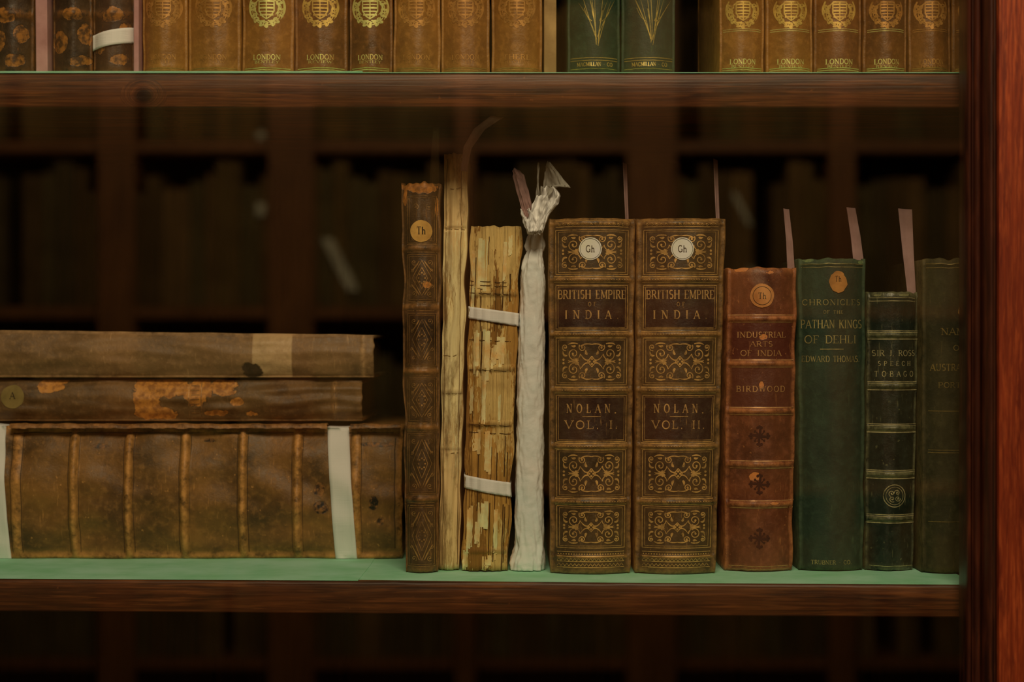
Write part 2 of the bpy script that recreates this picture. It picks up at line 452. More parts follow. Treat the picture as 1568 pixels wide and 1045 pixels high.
# back boards (tongue and groove)
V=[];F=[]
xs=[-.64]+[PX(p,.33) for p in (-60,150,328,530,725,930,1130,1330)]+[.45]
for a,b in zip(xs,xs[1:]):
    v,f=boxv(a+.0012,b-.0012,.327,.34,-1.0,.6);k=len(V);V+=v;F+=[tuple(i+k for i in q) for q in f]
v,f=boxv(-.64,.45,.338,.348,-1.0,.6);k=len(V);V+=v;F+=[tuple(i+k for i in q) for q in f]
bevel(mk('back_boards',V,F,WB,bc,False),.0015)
for nm,x0,x1 in (('side_panel_right',XSIDE,XSIDE+.02),('side_panel_left',XL-.02,XL)):
    v,f=boxv(x0,x1,-.065,.34,-1.0,.6); mk(nm,v,f,WDK,bc,False)
# door post profile
prof=[]
def bead(x0,x1,yb,h,n=8):
    for i in range(n+1):
        a=math.pi*i/n; prof.append(((x0+x1)/2-(x1-x0)/2*math.cos(a),yb-h*math.sin(a)))
y=-.085
X=lambda p:PX(p,-.1)
prof.append((X(1486),-.070))
bead(X(1486),X(1494),-.088,.004)
prof.append((X(1495),-.090))
bead(X(1496),X(1507),-.090,.0045)
prof.append((X(1508),-.094))
for i in range(7):
    a=i/6; prof.append((X(1509+9*a),-.096-.005*math.sin(a*math.pi/2)))
bead(X(1519),X(1524),-.101,.002,5)
nd=len(prof)
prof+= [(X(1525),-.102),(X(1526.5),-.1055),(X(1545),-.106),(X(1700),-.106),(X(1702),-.104),(X(1702),-.070)]
V=[];F=[];fm=[]
zs=[-1.0,-.6,-.3,-.1,.1,.3,.6]
for z in zs:
    for p in prof: V.append((p[0],p[1],z))
m=len(prof)
for i in range(len(zs)-1):
    for k in range(m):
        a=i*m+k;b=i*m+(k+1)%m;F.append((a,b,b+m,a+m)); fm.append(1 if nd<=k<m-1 else 0)
F.append(tuple(range(m)));F.append(tuple((len(zs)-1)*m+k for k in reversed(range(m))));fm+=[0,0]
ps=mk('door_frame_post',V,F,[WDK,WR],bc,True,fm=fm,recalc=True)
e=ps.modifiers.new('es','EDGE_SPLIT'); e.split_angle=math.radians(40)
# glass
g=NT('cabinet_glass')
tr=g.n('ShaderNodeBsdfTransparent'); gl=g.n('ShaderNodeBsdfGlossy'); gl.inputs['Roughness'].default_value=.0
tr.inputs[0].default_value=(.99,1,.98,1)
mx=g.n('ShaderNodeMixShader',_0=.045); g.set(mx.inputs[1],tr.outputs[0]); g.set(mx.inputs[2],gl.outputs[0]); g.set(g.out.inputs[0],mx.outputs[0])
v,f=boxv(XL,XR+.002,-.0865,-.0835,-1.0,.6); mk('glass_pane',v,f,g.m,bc,False)

# liners
GL=paper('green_liner_paper',C(128,170,124),C(104,148,102),.75,25)
def sheet(name,pts,z,t,mat):
    n=len(pts);V=[(x,y,z) for x,y in pts]+[(x,y,z+t) for x,y in pts]
    F=[tuple(range(n-1,-1,-1)),tuple(range(n,2*n))]+[(i,(i+1)%n,(i+1)%n+n,i+n) for i in range(n)]
    me=mk(name,V,F,mat,bc,False); return me
def shy(x):  # front edge of lower shelf
    f=(x-PX(0))/(PX(1487)-PX(0)); return -.028-.030*f
xa=PX(548,-.04);xb=PX(566,.04)
sheet('shelf_liner',[(XL+.01,.32),(XL+.01,shy(XL)+.001),(xa,shy(xa)+.0015),(xb,.045),(xb,.32)],ZS+.0004,.0003,GL)
sheet('shelf_liner',[(-.12,.32),(-.12,shy(-.12)+.01),(0,shy(0)+.004),(.1,shy(.1)+.002),(XR+.01,shy(XR)+.002),(XR+.01,.32)],ZS+.00005,.0003,GL)
sheet('shelf_liner',[(XL+.01,.32),(XL+.01,-.0558),(PX(565),-.0558),(PX(565),.32)],ZU+.0005,.0006,GL)
sheet('shelf_liner',[(XL+.1,.32),(XL+.1,-.0556),(XR+.01,-.0556),(XR+.01,.32)],ZU+.00005,.0004,GL)
ZB=ZS+.0009

# ================================================================ LOWER SHELF BOOKS
def std(name,corn,base,mat,depth=.14,**k):
    """corn: (xBL,xBR,xTL,xTR,yTop)"""
    yf=yfront(base); xbl,xbr,xtl,xtr,yt=corn
    return Book(name,(PX(xbl,yf),PX(xbr,yf),PX(xtl,yf),PX(xtr,yf)),ZB,PZ(yt,yf)-ZB,yf,depth,mat,**k)
TAPE=weave('cotton_tape_white',C(208,202,184),C(172,166,148))
SLIPP=paper('pink_paper_slip',C(130,98,84),C(104,76,64),.9,30)
SLIPD=paper('grey_paper_slip',C(84,72,50),C(64,54,38),.9,30)
G1=gilt('worn_gilding',C(172,126,64),C(82,54,26),.47)
G2=gilt('bright_gilding',C(230,166,84),C(140,86,34),.43)
G3=gilt('dull_gilding',C(136,94,46),C(50,33,15),.49)
LBLW=paper('white_label',C(206,190,150),C(190,172,128),.8,80)
LBLY=paper('yellow_label',C(164,120,56),C(132,92,38),.8,90)
INK=paper('ink',C(50,36,20),C(34,24,14),.8,90)

# --- large folio lying flat
yf=yfront(860)
LF=leather('folio_calf',C(102,66,26),C(54,35,14),C(158,104,48),patchc=C(22,15,7),patch2=C(110,68,28),rough=.48,wear=1.05,speck=.6,vert=False)
x0=PX(-52,yf);x1=PX(615,yf)
zt=PZ(653,yf)
folio=Book('large_leather_folio',(ZB,zt,ZB,zt-.0015),x0,x1-x0,yf,.21,LF,lie=True,
   bands=[(24,.0035,.001),(112,.0030,.0034),(196,.0030,.0034),(282,.0032,.0036),(371,.0030,.0034),(455,.0032,.0036),(545,.0034,.002)],
   bulge=.008,seed=3,ragged=.0008,edgew=1.0,lump=.0018,edgejit=.0012,
   patches=[(488,750,9,11),(491,778,10,10),(578,682,26,4),(572,770,6,10),(583,800,6,8),(150,684,12,4),(320,676,10,3)])
tape(folio,(499,645),(532,645),(513,866),(546,866),TAPE)
tape(folio,(-26,645),(4,645),(-18,866),(13,866),TAPE)
tl=Draw(folio); 
for b in (112,196,282,371,455,545,24):
    for dx in (-8,8):
        tl.rib([(b+dx+1.5*NZ(y*.02,b),y) for y in range(668,856,12)],.9)
tl.rib([(x,664+1.6*NZ(x*.03,1)) for x in range(16,606,9)],1.6)
tl.rib([(604+1.5*NZ(y*.03),y) for y in range(672,852,10)],1.4)
tl.build('blind_rules',INK)
# loose torn leather lip along the top joint
V=[];F=[];n=150
for i in range(n+1):
    x=14+ (612-14)*i/n
    z=NZ(x*.045,2.2)*6+NZ(x*.15,4)*2.5
    for k,(dy,dz) in enumerate(((.012,0),(.002,.0012),(-.0012+.001*NZ(x*.06),.0006),(-.0016,-.0016))):
        V.append((PX(x,yf),yf+folio.bulge-.006+dy,zt+.0004+dz+(z*S*.35 if k in(1,2) else 0)-(abs(z)*S*.5 if k==3 else 0)))
for i in range(n):
    if 497<14+598*i/n<534: continue
    for k in range(3):
        a=i*4+k;F.append((a,a+1,a+5,a+4))
mk('torn_joint_leather',V,F,leather('torn_edge_leather',C(84,52,22),C(44,27,12),C(146,94,44),speck=.6),folio.e,True,{'wear':[.6]*len(V),'patch':[-1.2]*len(V),'label':[0]*len(V)})
# --- two volumes stacked on it
TB=leather('tan_calf_torn',C(88,60,28),C(54,36,16),C(124,86,44),patchc=C(152,96,34),patch2=C(112,66,22),rough=.5,wear=.8)
y2=yf+.016; zf=zt+.0026; 
za=zf; zb=PZ(582,y2)
xa0=PX(-260,y2)
b2=Book('torn_leather_book',(za,zb,za,zb),xa0,PX(554,y2)-xa0,y2,.17,TB,lie=True,bulge=.005,seed=8,lump=.0009,edgejit=.0007,ragged=.0004,endr=.0005,
   bands=[(-80,.003,.001),(512,.002,.0006)],capw=.5,
   patches=[(75,592,20,10),(226,606,20,30),(262,594,44,16),(300,602,26,26),(342,594,22,12),(240,634,32,10),(385,634,14,6),(362,616,9,6),(330,632,18,6),(90,584,14,5)])
d=Draw(b2,.0004); d.disc(19,608,18,jit=.05); d.build('round_label',paper('olive_label',C(112,90,44),C(90,72,34),.8,70))
d=Draw(b2,.0006); text(d,'A',19,606,10,7); d.build('label_ink',INK)
d=Draw(b2,.0003); d.rib([(289,586),(289,642)],1.2); d.rib([(308,586),(308,642)],1.2); d.rib([(512,584),(512,645)],1.2)
for k in range(7): d.rib([(292,591+k*7),(305,591+k*7)],1.1)
d.build('blind_rules',G3)
TC=leather('brown_calf_smooth',C(106,76,42),C(78,55,29),C(154,114,68),patchc=C(38,25,12),patch2=C(48,32,16),labelc=C(144,112,70),rough=.5,wear=.9,speck=.2)
y3=yf+.012; za3=zb+.0015; xa1=PX(-300,y3)
b3=Book('brown_leather_book',(za3,PZ(502,y3),za3,PZ(513,y3)),xa1,PX(572,y3)-xa1,y3,.18,TC,lie=True,bulge=.0045,seed=12,lump=.0006,edgejit=.0006,ragged=.0004,endr=.0005,
   labels=[(386,500,446,580)],patches=[(385,568,20,11)],bands=[(556,.002,.0006)],capw=.6)
# --- leather quarto, tall and thin, ornamented
LA=leather('dark_tooled_calf',C(66,42,18),C(36,23,10),C(122,78,34),patchc=C(150,90,34),patch2=C(108,64,24),rough=.45,wear=.9)
ba=std('tooled_leather_book',(620,670,614,674,280),880,LA,depth=.15,bulge=.006,seed=21,ragged=.0012,lump=.0008,edgejit=.0009,
   bands=[(380,.0022,.0014),(470,.0022,.0014),(569,.0022,.0014),(655,.0022,.0014),(765,.0022,.0014)],
   patches=[(645,286,30,9),(620,300,3,14),(668,320,3,16),(654,436,6,5)])
d=Draw(ba)
for (y0,y1) in ((300,372),(390,462),(480,561),(578,648),(664,757),(775,868)):
    frame(d,624,y0,668,y1,.9); frame(d,627,y0+3,665,y1-3,.6)
    cy=(y0+y1)/2; 
    if y0!=300:
        hh=(y1-y0)/2-9
        d.rib([(646,cy-hh),(661,cy),(646,cy+hh),(631,cy)],1,closed=True)
        d.rib([(646,cy-hh*.6),(655,cy),(646,cy+hh*.6),(637,cy)],1,closed=True)
        for a in range(8): d.disc(646+5*math.cos(a*.785),cy+8*math.sin(a*.785),1.5,n=6,rings=1)
        for sx in(-1,1):
            for sy in(-1,1):
                d.spiral(646+sx*12,cy+sy*(hh-3),4.5,1.1,1,sx*sy,1.1); d.bez((646+sx*4,cy+sy*(hh-1)),(646+sx*10,cy+sy*hh*.6),(646+sx*17,cy+sy*hh*.35),2,True)
                d.spiral(646+sx*15,cy+sy*(hh*.45),3,1,2,-sx*sy,.9)
    else:
        for sx in(-1,1): d.spiral(646+sx*10,316,5,1.2,1,sx,1.1); d.spiral(646+sx*14,366,3,1,1,sx,1)
for y in (380,470,569,655,765):
    d.rib([(623,y-6),(669,y-6)],1);d.rib([(623,y+6),(669,y+6)],1)
d.build('gilt_tooling',G3)
d=Draw(ba,.0005); d.disc(645,354,17,jit=.04); d.build('round_label',LBLY)
d=Draw(ba,.0007); text(d,'Th',645,353,11,13); d.build('label_ink',INK)
slip(ba.e,[(664,330),(666,240),(668,195)],16,8,ba.yf+.03,SLIPD,ydir=-.03)

# --- tall pale unbound volume
def fibre(name,cols,stretch,bst=.8,seedv=0,stain=.5,fs=9):
    m=NT(name); v=m.coord(stretch)
    vo=m.n('ShaderNodeTexVoronoi',{'feature':'F1'},Scale=1.0,Randomness=1.0)
    nz=m.noise(30,4); 
    ad=m.n('ShaderNodeVectorMath',{'operation':'ADD'}); m.set(ad.inputs[0],v)
    sc=m.n('ShaderNodeVectorMath',{'operation':'SCALE'}); m.set(sc.inputs[0],m.n('ShaderNodeTexNoise',Scale=40.,Detail=4.).outputs['Color']); sc.inputs['Scale'].default_value=1.1
    m.set(ad.inputs[1],sc.outputs[0]); m.set(vo.inputs['Vector'],ad.outputs[0])
    r=m.n('ShaderNodeSeparateColor'); m.set(r.inputs[0],vo.outputs['Color'])
    c=m.mix(m.rng(r.outputs[0],.25,.4),cols[0],cols[1]); c=m.mix(m.rng(r.outputs[1],.62,.68),c,cols[2])
    fb=m.noise(1,5,m.coord((stretch[0]*fs,stretch[1]*2,stretch[2]*.9*9/fs)),.7)
    c=m.mix(m.rng(fb,.52,.66,0,.75),c,cols[3])
    c=m.mix(m.rng(m.noise(55,5),.5,.72,0,stain),c,cols[0])
    wf=m.attr('wear'); c=m.mix(m.math('MULTIPLY',wf,.35),c,cols[3])
    return m.bsdf(c,.75,m.math('ADD',m.math('MULTIPLY',r.outputs[1],.7),fb),bst,.001,spec=.2)
PV=fibre('pale_vellum_spine',[C(138,108,62),C(168,136,84),C(180,150,98),C(108,80,44)],(50,40,24),.6,stain=.6,fs=4)
bp=std('vellum_spine_book',(672,703,680,717,235),876,PV,depth=.16,bulge=.0035,seed=31,ragged=.0008,lump=.0012,edgejit=.0008,
   bands=[(350,.0012,-.0012),(600,.002,.0008),(690,.001,-.0006)])
slip(bp.e,[(710,262),(716,226),(734,198),(762,178)],8,20,bp.yf-.004,SLIPP,ydir=-.026)
d=Draw(bp,.0003)
for x in (684,707):
    d.rib([(x-(y-240)*.011+1.5*NZ(y*.03,x),y) for y in range(242,872,12)],1.0)
for y,x0_,x1_ in ((289,690,712),(351,683,716),(545,683,704),(603,683,716),(694,696,716)): d.rib([(bp_x-(y-240)*.013,y+3*NZ(bp_x*.1,y)) for bp_x in range(x0_,x1_,5)],.9)
d.build('spine_creases',paper('crease_brown',C(104,80,44),C(84,62,30)))
# --- disbound book tied with tapes
DS=fibre('exposed_spine_fibres',[C(112,74,28),C(148,104,44),C(180,138,76),C(74,46,16)],(110,40,16),1.0,stain=.5)
bd=std('disbound_book_tied_with_tape',(707,778,721,799,346),878,DS,depth=.15,bulge=.005,seed=41,ragged=.0012,lump=.001,edgejit=.001,rib=.0011,
   bands=[(450,.002,.0012),(565,.002,.0014),(650,.002,.0012),(845,.002,.001)])
d=Draw(bd,.0004)
random.seed(7)
pl=[(740,362,82,14),(774,370,60,5),(733,505,60,8),(748,500,80,11),(770,515,40,12),(760,528,34,8),(727,590,40,5),(746,570,70,6),(736,655,34,12),(754,660,60,10),(770,600,40,4),(728,775,60,9),(748,765,40,16),(740,800,34,8),(768,780,70,6),(722,840,30,8),(755,850,20,14),(782,360,30,6),(726,380,90,5)]
for k,(x,y,l,w) in enumerate(pl):   # torn paper lining remnants
    x-=(y-360)*.02
    for q in range(3):
        o=(q-1)*w*.3; a=random.uniform(0,8); b=random.uniform(-8,8)
        d.rib([(x+o-l*.028*j/8+1.2*NZ(j*.9,k,q),y+a+(l+b)*j/8) for j in range(9)],w*.42+1.2*NZ(k,q))
d.build('paper_lining_remnants',paper('old_lining',C(202,164,108),C(168,126,68),.85,90,bstr=.6))
d=Draw(bd,.0003)
for k in range(22):
    x=random.uniform(724,796);y=random.uniform(350,780);l=random.uniform(40,140)
    x-=(y-346)*.028
    d.rib([(x-l*.028*j/8+1.0*NZ(j*.7,k),y+l*j/8) for j in range(9)],random.uniform(.8,1.8))
for y in (430,436,448,520,566,650,662): d.rib([(712+(x),y+x*.05+1.2*NZ(x*.1,y)) for x in range(6,76,8)],1.0)
d.build('dark_creases',paper('gutter_dark',C(60,36,12),C(44,26,9)))
tape(bd,(714,469),(713,487),(796,480),(796,500),TAPE,wrap=.1)
tape(bd,(708,728),(708,748),(786,741),(786,763),TAPE,wrap=.1)

# --- paper wrapped roll, tied
yw=yfront(878)
WP=paper('white_wrapping_paper',C(186,182,170),C(164,159,147),.85,40,bstr=.9)
we=empty('paper_wrapped_roll',(PX(810,yw),yw+.04,ZB))
def loft(ctr,n=72,crum=.0007,seed=0,depthk=1.0,petal=0,sq=.75,fine=1.0):
    V=[];F=[];P=[]
    for a,b in zip(ctr,ctr[1:]):
        m=max(1,int(abs(a[2]-b[2])/2.2))
        for k in range(m):
            t=k/m; P.append(tuple(a[j]*(1-t)+b[j]*t for j in range(3)))
    P.append(ctr[-1])
    for p in P:
        cx=(PX(p[0],yw)+PX(p[1],yw))/2; r=(PX(p[1],yw)-PX(p[0],yw))/2; z=max(PZ(p[2],yw),ZB)
        cr=crum*(1+1.6*max(0,(p[2]-810)/70)+1.2*max(0,(430-p[2])/40))
        for i in range(n):
            a=2*math.pi*i/n
            ca,sa=math.cos(a),math.sin(a)
            ex=math.copysign(abs(ca)**sq,ca); ey=math.copysign(abs(sa)**sq,sa)
            q=Vector((ca*1.1+seed,sa*1.1,z*28)); q2=Vector((ca*2.6,sa*2.6+seed,z*75+ca*2)); q3=Vector((ca*4+3,sa*4,z*190))
            rid=(.35-abs(mn.noise(q)))*1.6+(.3-abs(mn.noise(q2)))*1.5*fine+(.25-abs(mn.noise(q3)))*.7
            k=1+cr/r*(rid-.9)+petal*math.sin(a*7+seed+z*60)
            V.append((cx+r*k*ex,yw+.013+depthk*max(r,.006)*k*ey,z))
    m=len(P)
    for j in range(m-1):
        for i in range(n):
            F.append((j*n+i,j*n+(i+1)%n,(j+1)*n+(i+1)%n,(j+1)*n+i))
    F.append(tuple(range(n-1,-1,-1)));F.append(tuple((m-1)*n+i for i in range(n)))
    return V,F
V,F=loft([(782,834.5,880),(780,836.5,866),(786,834.5,838),(788,833.5,780),(789,834,700),(791,835,600),(794,836,500),(797,836,430),(798,835.5,402),(802,834,390),(807,832,381)],crum=.0009)
mk('wrapped_body',V,F,WP,we,True)
V,F=loft([(806,833,384),(803,836,376),(806,834,366),(810,833,356),(812,832,350),(811,832,344)],seed=5,crum=.0005,depthk=.8,petal=.07,sq=1)
mk('tied_neck',V,F,WP,we,True)
def frill(name,pts,mat,seed,fold=3,ydep=.012,amp=1.0):
    V=[];F=[];n=36;P=[]
    for a,b in zip(pts,pts[1:]):
        for k in range(8):
            t=k/8;P.append(tuple(a[j]*(1-t)+b[j]*t for j in range(3)))
    P.append(pts[-1])
    for j,p in enumerate(P):
        f=j/(len(P)-1)
        for i in range(n+1):
            g=i/n; x=p[0]+(p[1]-p[0])*g
            yy=yw+ydep+amp*(.0035*math.sin(g*math.pi*fold+seed+f*2)*(.4+f)+.004*(.3-abs(NZ(g*6,f*6,seed))))
            V.append((PX(x+2*NZ(g*4,f*6,seed+3),yw),yy,PZ(p[2]+6*f*NZ(g*5,seed)+2*NZ(g*9,f*3,seed),yw)))
    for j in range(len(P)-1):
        for i in range(n):
            a=j*(n+1)+i;F.append((a,a+1,a+n+2,a+n+1))
    ob=mk(name,V,F,mat,we,True); so=ob.modifiers.new('s','SOLIDIFY');so.thickness=.0003
WP2=paper('white_wrapping_paper_lit',C(212,208,196),C(190,186,172),.85,40,bstr=.7)  # brighter copy of the wrapping paper; colour makes up for shelf shade on tuft
frill('tuft_right',[(813,831,358),(816,836,342),(820,842,328),(824,855,314),(828,859,302),(832,851,288)],WP2,1,3.5,-.008,amp=.7)
frill('tuft_left',[(808,828,360),(801,824,342),(796,816,322)],WP2,2.3,3,-.008,amp=.7)
frill('tuft_mid',[(810,830,356),(811,834,338),(814,838,318),(822,840,302)],WP2,4.1,2.5,-.011,amp=.7)
WPD=paper('grey_wrapping_paper',C(136,126,104),C(108,98,80),.85,40,bstr=.7)
frill('paper_flag',[(826,838,306),(828,852,286),(832,873,288),(834,857,266),(836,842,252)],WPD,.3,1.4,-.008,amp=.7)
frill('pink_flag',[(803,812,334),(796,814,314),(790,810,292),(786,802,270),(785,791,262)],paper('rose_tissue',C(118,86,72),C(92,66,56)),1.8,1.2,-.006,amp=.5)
frill('thin_flag',[(820,826,340),(821,825,290),(823,825,252)],WPD,.9,1,-.006,amp=.4)

# --- British Empire volumes
BE=leather('embossed_morocco',C(64,43,19),C(40,26,12),C(132,90,42),patchc=C(60,40,20),labelc=C(40,20,11),rough=.42,wear=.95,speck=.35,spec=.5)
def empire(corn,base,vol,lx,seed,name):
    xbl,xbr,xtl,xtr,yt=corn
    def R(f,y):   # u in[-1,1] -> px at row y
        t=(y-yt)/(base-yt); l=xtl+(xbl-xtl)*t; r=xtr+(xbr-xtr)*t; return (l+r)/2+f*(r-l)/2
    lab=[]
    b=std(name,corn,base,BE,depth=.145,bulge=.008,seed=seed,ragged=.0006,lump=.0006,edgejit=.0004,
      bands=[(428,.0018,.0016),(512,.0018,.0016),(598,.0018,.0016),(684,.0018,.0016),(769,.0018,.0016),(341,.0018,.0008),(854,.0012,.0006)],
      labels=[(R(-.86,470),436,R(.86,470),505),(R(-.86,640),606,R(.86,640),677)],edgew=.9)
    d=Draw(b); d2=Draw(b)
    L=lambda y:R(-.84,y); Rr=lambda y:R(.84,y)
    def fr(y0,y1,ins,w): d.rib([(L(y0)+ins,y0),(Rr(y0)-ins,y0),(Rr(y1)-ins,y1),(L(y1)+ins,y1)],w,closed=True)
    cx=lambda y:R(0,y)
    # head frieze
    y=342; d.rib([(L(y),y-4),(Rr(y),y-4)],1); d.rib([(L(y),y+5),(Rr(y),y+5)],1)
    x=L(y)+3
    while x<Rr(y)-3: d.spiral(x+2,y+.5,2.8,.9,0,1,.9); x+=7
    for (y0,y1) in ((352,420),(518,590),(690,762),(776,840)):
        fr(y0,y1,0,1.1); fr(y0+3,y1-3,4,.7)
        scrolls(d,cx((y0+y1)/2),(y0+y1)/2,(Rr(y0)-L(y0))/2-8,(y1-y0)/2-6,1.5,center=(y0!=352))
    for (y0,y1) in ((437,504),(606,677)):
        fr(y0,y1,0,1.2); fr(y0+2.5,y1-2.5,3,.7)
    for y in (428,512,598,684,769):
        d.rib([(R(-.88,y),y-4.5),(R(.88,y),y-4.5)],1.3); d.rib([(R(-.88,y),y+4.5),(R(.88,y),y+4.5)],1.3)
        beadrow(d,R(-.86,y),R(.86,y),y,4.2,.9)
    for y in (846,853,861,870):
        d.rib([(L(y),y),(Rr(y),y)],1.1)
    beadrow(d,L(849),Rr(849),849.5,4,1.1)
    x=L(860)
    while x<Rr(860)-5:
        d.rib([(x,860),(x+3,856),(x+6,860)],.9); d.rib([(x,868),(x+3,864),(x+6,868)],.9); x+=6
    d.build('gilt_tooling',G1)
    c=cx(450)
    text(d2,'BRITISH EMPIRE',c,451,13,104,.9)
    text(d2,'I N D I A .',cx(482),482,12.5,82,1.0,gap=.2)
    text(d2,'O F',cx(466),466,6,12,1)
    text(d2,'N O L A N ,',cx(626),626,13,76,.95); text(d2,'VOL. '+vol,cx(652),651,12,80,.95,gap=.3)
    d2.rib([(cx(638)-14,638.5),(cx(638)+14,638.5)],1)
    d2.build('gilt_lettering',gilt('title_gilding',C(166,122,66),C(80,52,26),.47) )
    d=Draw(b,.0006); d.disc(lx,381,17.5,jit=.02); d.build('round_label',LBLW)
    d=Draw(b,.0008); text(d,'Gh',lx,381,10,13,.8); d.rib(arc(lx,381,15.6,15.6,0,360,30),.5); d.build('label_ink',INK)
    return b
e1=empire((843.5,966,840.5,974,334),882,'I.',904,51,'gilt_tooled_leather_book')
e2=empire((974,1098,976,1113,334),882,'II.',1045,57,'gilt_tooled_leather_book')
slip(e1.e,[(961,350),(959,300),(957,250)],5,6,e1.yf+.012,SLIPP,twist=.004)
slip(e2.e,[(1100,350),(1098,300),(1096,244)],6,7,e2.yf+.012,SLIPP,twist=.004)

# --- Industrial arts (red brown)
RB=leather('red_brown_calf',C(92,46,22),C(62,29,14),C(148,88,44),patchc=C(160,92,40),labelc=C(68,30,17),rough=.42,wear=.9,speck=.5)
br=std('red_leather_book',(1111,1216,1116,1223,410),878,RB,depth=.13,bulge=.008,seed=61,ragged=.0006,edgejit=.0006,
  bands=[(488,.0022,.0016),(557,.0022,.0016),(630,.0022,.0016),(712,.0022,.0016),(773,.0022,.0016)],
  labels=[(1122,494,1214,551),(1122,563,1214,624)],
  patches=[(1178,418,8,5),(1166,590,5,8),(1157,730,7,6),(1183,772,16,3),(1170,516,8,5),(1135,412,12,4)])
d=Draw(br)
for y in (488,557,630,712,773): d.rib([(1119,y-5.5),(1218,y-5.5)],1.2); d.rib([(1119,y+5.5),(1218,y+5.5)],1.4)
text(d,'INDUSTRIAL',1167,513,8.5,74,1.0); text(d,'ARTS',1166,527,7.5,34,1.0); text(d,'OF INDIA',1166,541,8.5,62,1.0); text(d,'BIRDWOOD',1166,596,8.5,74,1.0,gap=.3)
for y in (868,873): d.rib([(1117,y),(1212,y)],.8)
d.build('gilt_tooling',gilt('faded_gilding',C(162,114,62),C(104,60,30),.46))
d=Draw(br)
for cy in (668,742,825):
    cx=1163
    for a in range(8):
        q=a*math.pi/4; r=15 if a%2==0 else 10
        d.bez((cx,cy),(cx+r*.6*math.cos(q+.25),cy+r*.6*math.sin(q+.25)),(cx+r*math.cos(q),cy+r*math.sin(q)),3.8 if a%2==0 else 2.0,True)
        if a%2==0: 
            d.disc(cx+(r-2)*math.cos(q+.22),cy+(r-2)*math.sin(q+.22),2.3,n=8,rings=1);d.disc(cx+(r-2)*math.cos(q-.22),cy+(r-2)*math.sin(q-.22),2.3,n=8,rings=1)
        d.disc(cx+r*math.cos(q),cy+r*math.sin(q),1.8,n=8,rings=1)
d.build('stamped_flowers',paper('blind_stamp_dark',C(58,26,16),C(44,20,12)))
d=Draw(br,.0005); d.disc(1167,453,18.5,jit=.06); d.build('round_label',paper('orange_label',C(160,102,50),C(132,78,36),.8,90))
d=Draw(br,.0007); text(d,'Th',1167,453,9,12,.7); d.rib(arc(1167,453,14,14,0,360,24),.7); d.build('label_ink',INK)
slip(br.e,[(1212,425),(1209,370),(1204,320)],11,8,br.yf+.012,SLIPP)

# --- green cloth
GC=leather('green_cloth',C(32,43,27),C(23,32,20),C(60,70,42),patchc=C(84,90,50),rough=.62,wear=.8,speck=.12,spec=.3)
bg=std('green_cloth_book',(1226,1325,1225,1329,396),877,GC,depth=.13,bulge=.007,seed=71,ragged=.0008,edgejit=.0004,
  bands=[(404,.0009,.0006)],patches=[(1240,398,8,3),(1320,400,5,3)])
d=Draw(bg)
text(d,'CHRONICLES',1275,463,8.5,88,.85,gap=.24); text(d,'OF THE',1276,478,5,30,1.0,gap=.3); text(d,'PATHAN KINGS',1275,496.5,12.5,93,.8)
text(d,'OF DEHLI',1273,520,11.5,78,.85); d.rib([(1256,535),(1292,535)],1.2); text(d,'EDWARD THOMAS.',1274,550,9,88,.85)
text(d,'TRUBNER - CO.',1274,862,6,62,1); 
for y in (404,409): d.rib([(1229,y),(1324,y)],.8)
d.build('gilt_lettering',gilt('cloth_gilding',C(134,116,64),C(56,58,32),.47))
d=Draw(bg,.0006); d.disc(1283,432,14,17,jit=.2); d.build('round_label',paper('brown_label',C(144,94,42),C(106,68,30),.8,90))
d=Draw(bg,.0008); text(d,'Th',1283,427,8,10,.7); d.build('label_ink',INK)
slip(bg.e,[(1316,410),(1310,360),(1303,318)],16,13,bg.yf+.012,SLIPP)

# --- dark green narrow leather
GD=leather('dark_green_morocco',C(28,32,20),C(17,19,12),C(104,96,58),patchc=C(90,84,48),rough=.36,wear=.7,speck=.35,spec=.5)
bk=std('green_leather_book',(1328,1402,1332,1411,447),877,GD,depth=.12,bulge=.008,seed=81,ragged=.0008,edgejit=.0004,
  bands=[(513,.002,.0016),(591,.002,.0016),(656,.002,.0016),(727,.002,.0016),(795,.002,.0016)],patches=[(1345,452,8,2),(1385,452,9,2)])
d=Draw(bk)
for i,y in enumerate((513,591,656,727,795)):
    xl=1332-i*.7; xr=1409-i*1.6
    for dy,w in ((-6,1.3),(-3.5,.8),(4,.9),(6.5,1.6)): d.rib([(xl,y+dy),(xr,y+dy)],w)
for y in (456,461,868): d.rib([(1334,y),(1408 if y<800 else 1400,y)],1)
text(d,'SIR J. ROSS',1371,541,8.5,66,.85); text(d,'S P E E C H',1371,557,7,50,.85); text(d,'T O B A G O',1371,573,8,60,.85)
d.rib(arc(1370,760,17,17,0,360,32),1.4); d.rib(arc(1370,760,13.5,13.5,0,360,28),.8)
for k in range(4):
    d.spiral(1370+6*math.cos(k*1.57+.7),760+6*math.sin(k*1.57+.7),5,1.2,k,1,1.1)
d.build('gilt_tooling',gilt('cream_gilding',C(158,140,90),C(66,60,34),.46))
slip(bk.e,[(1397,460),(1391,390),(1386,320)],12,21,bk.yf+.012,SLIPP)

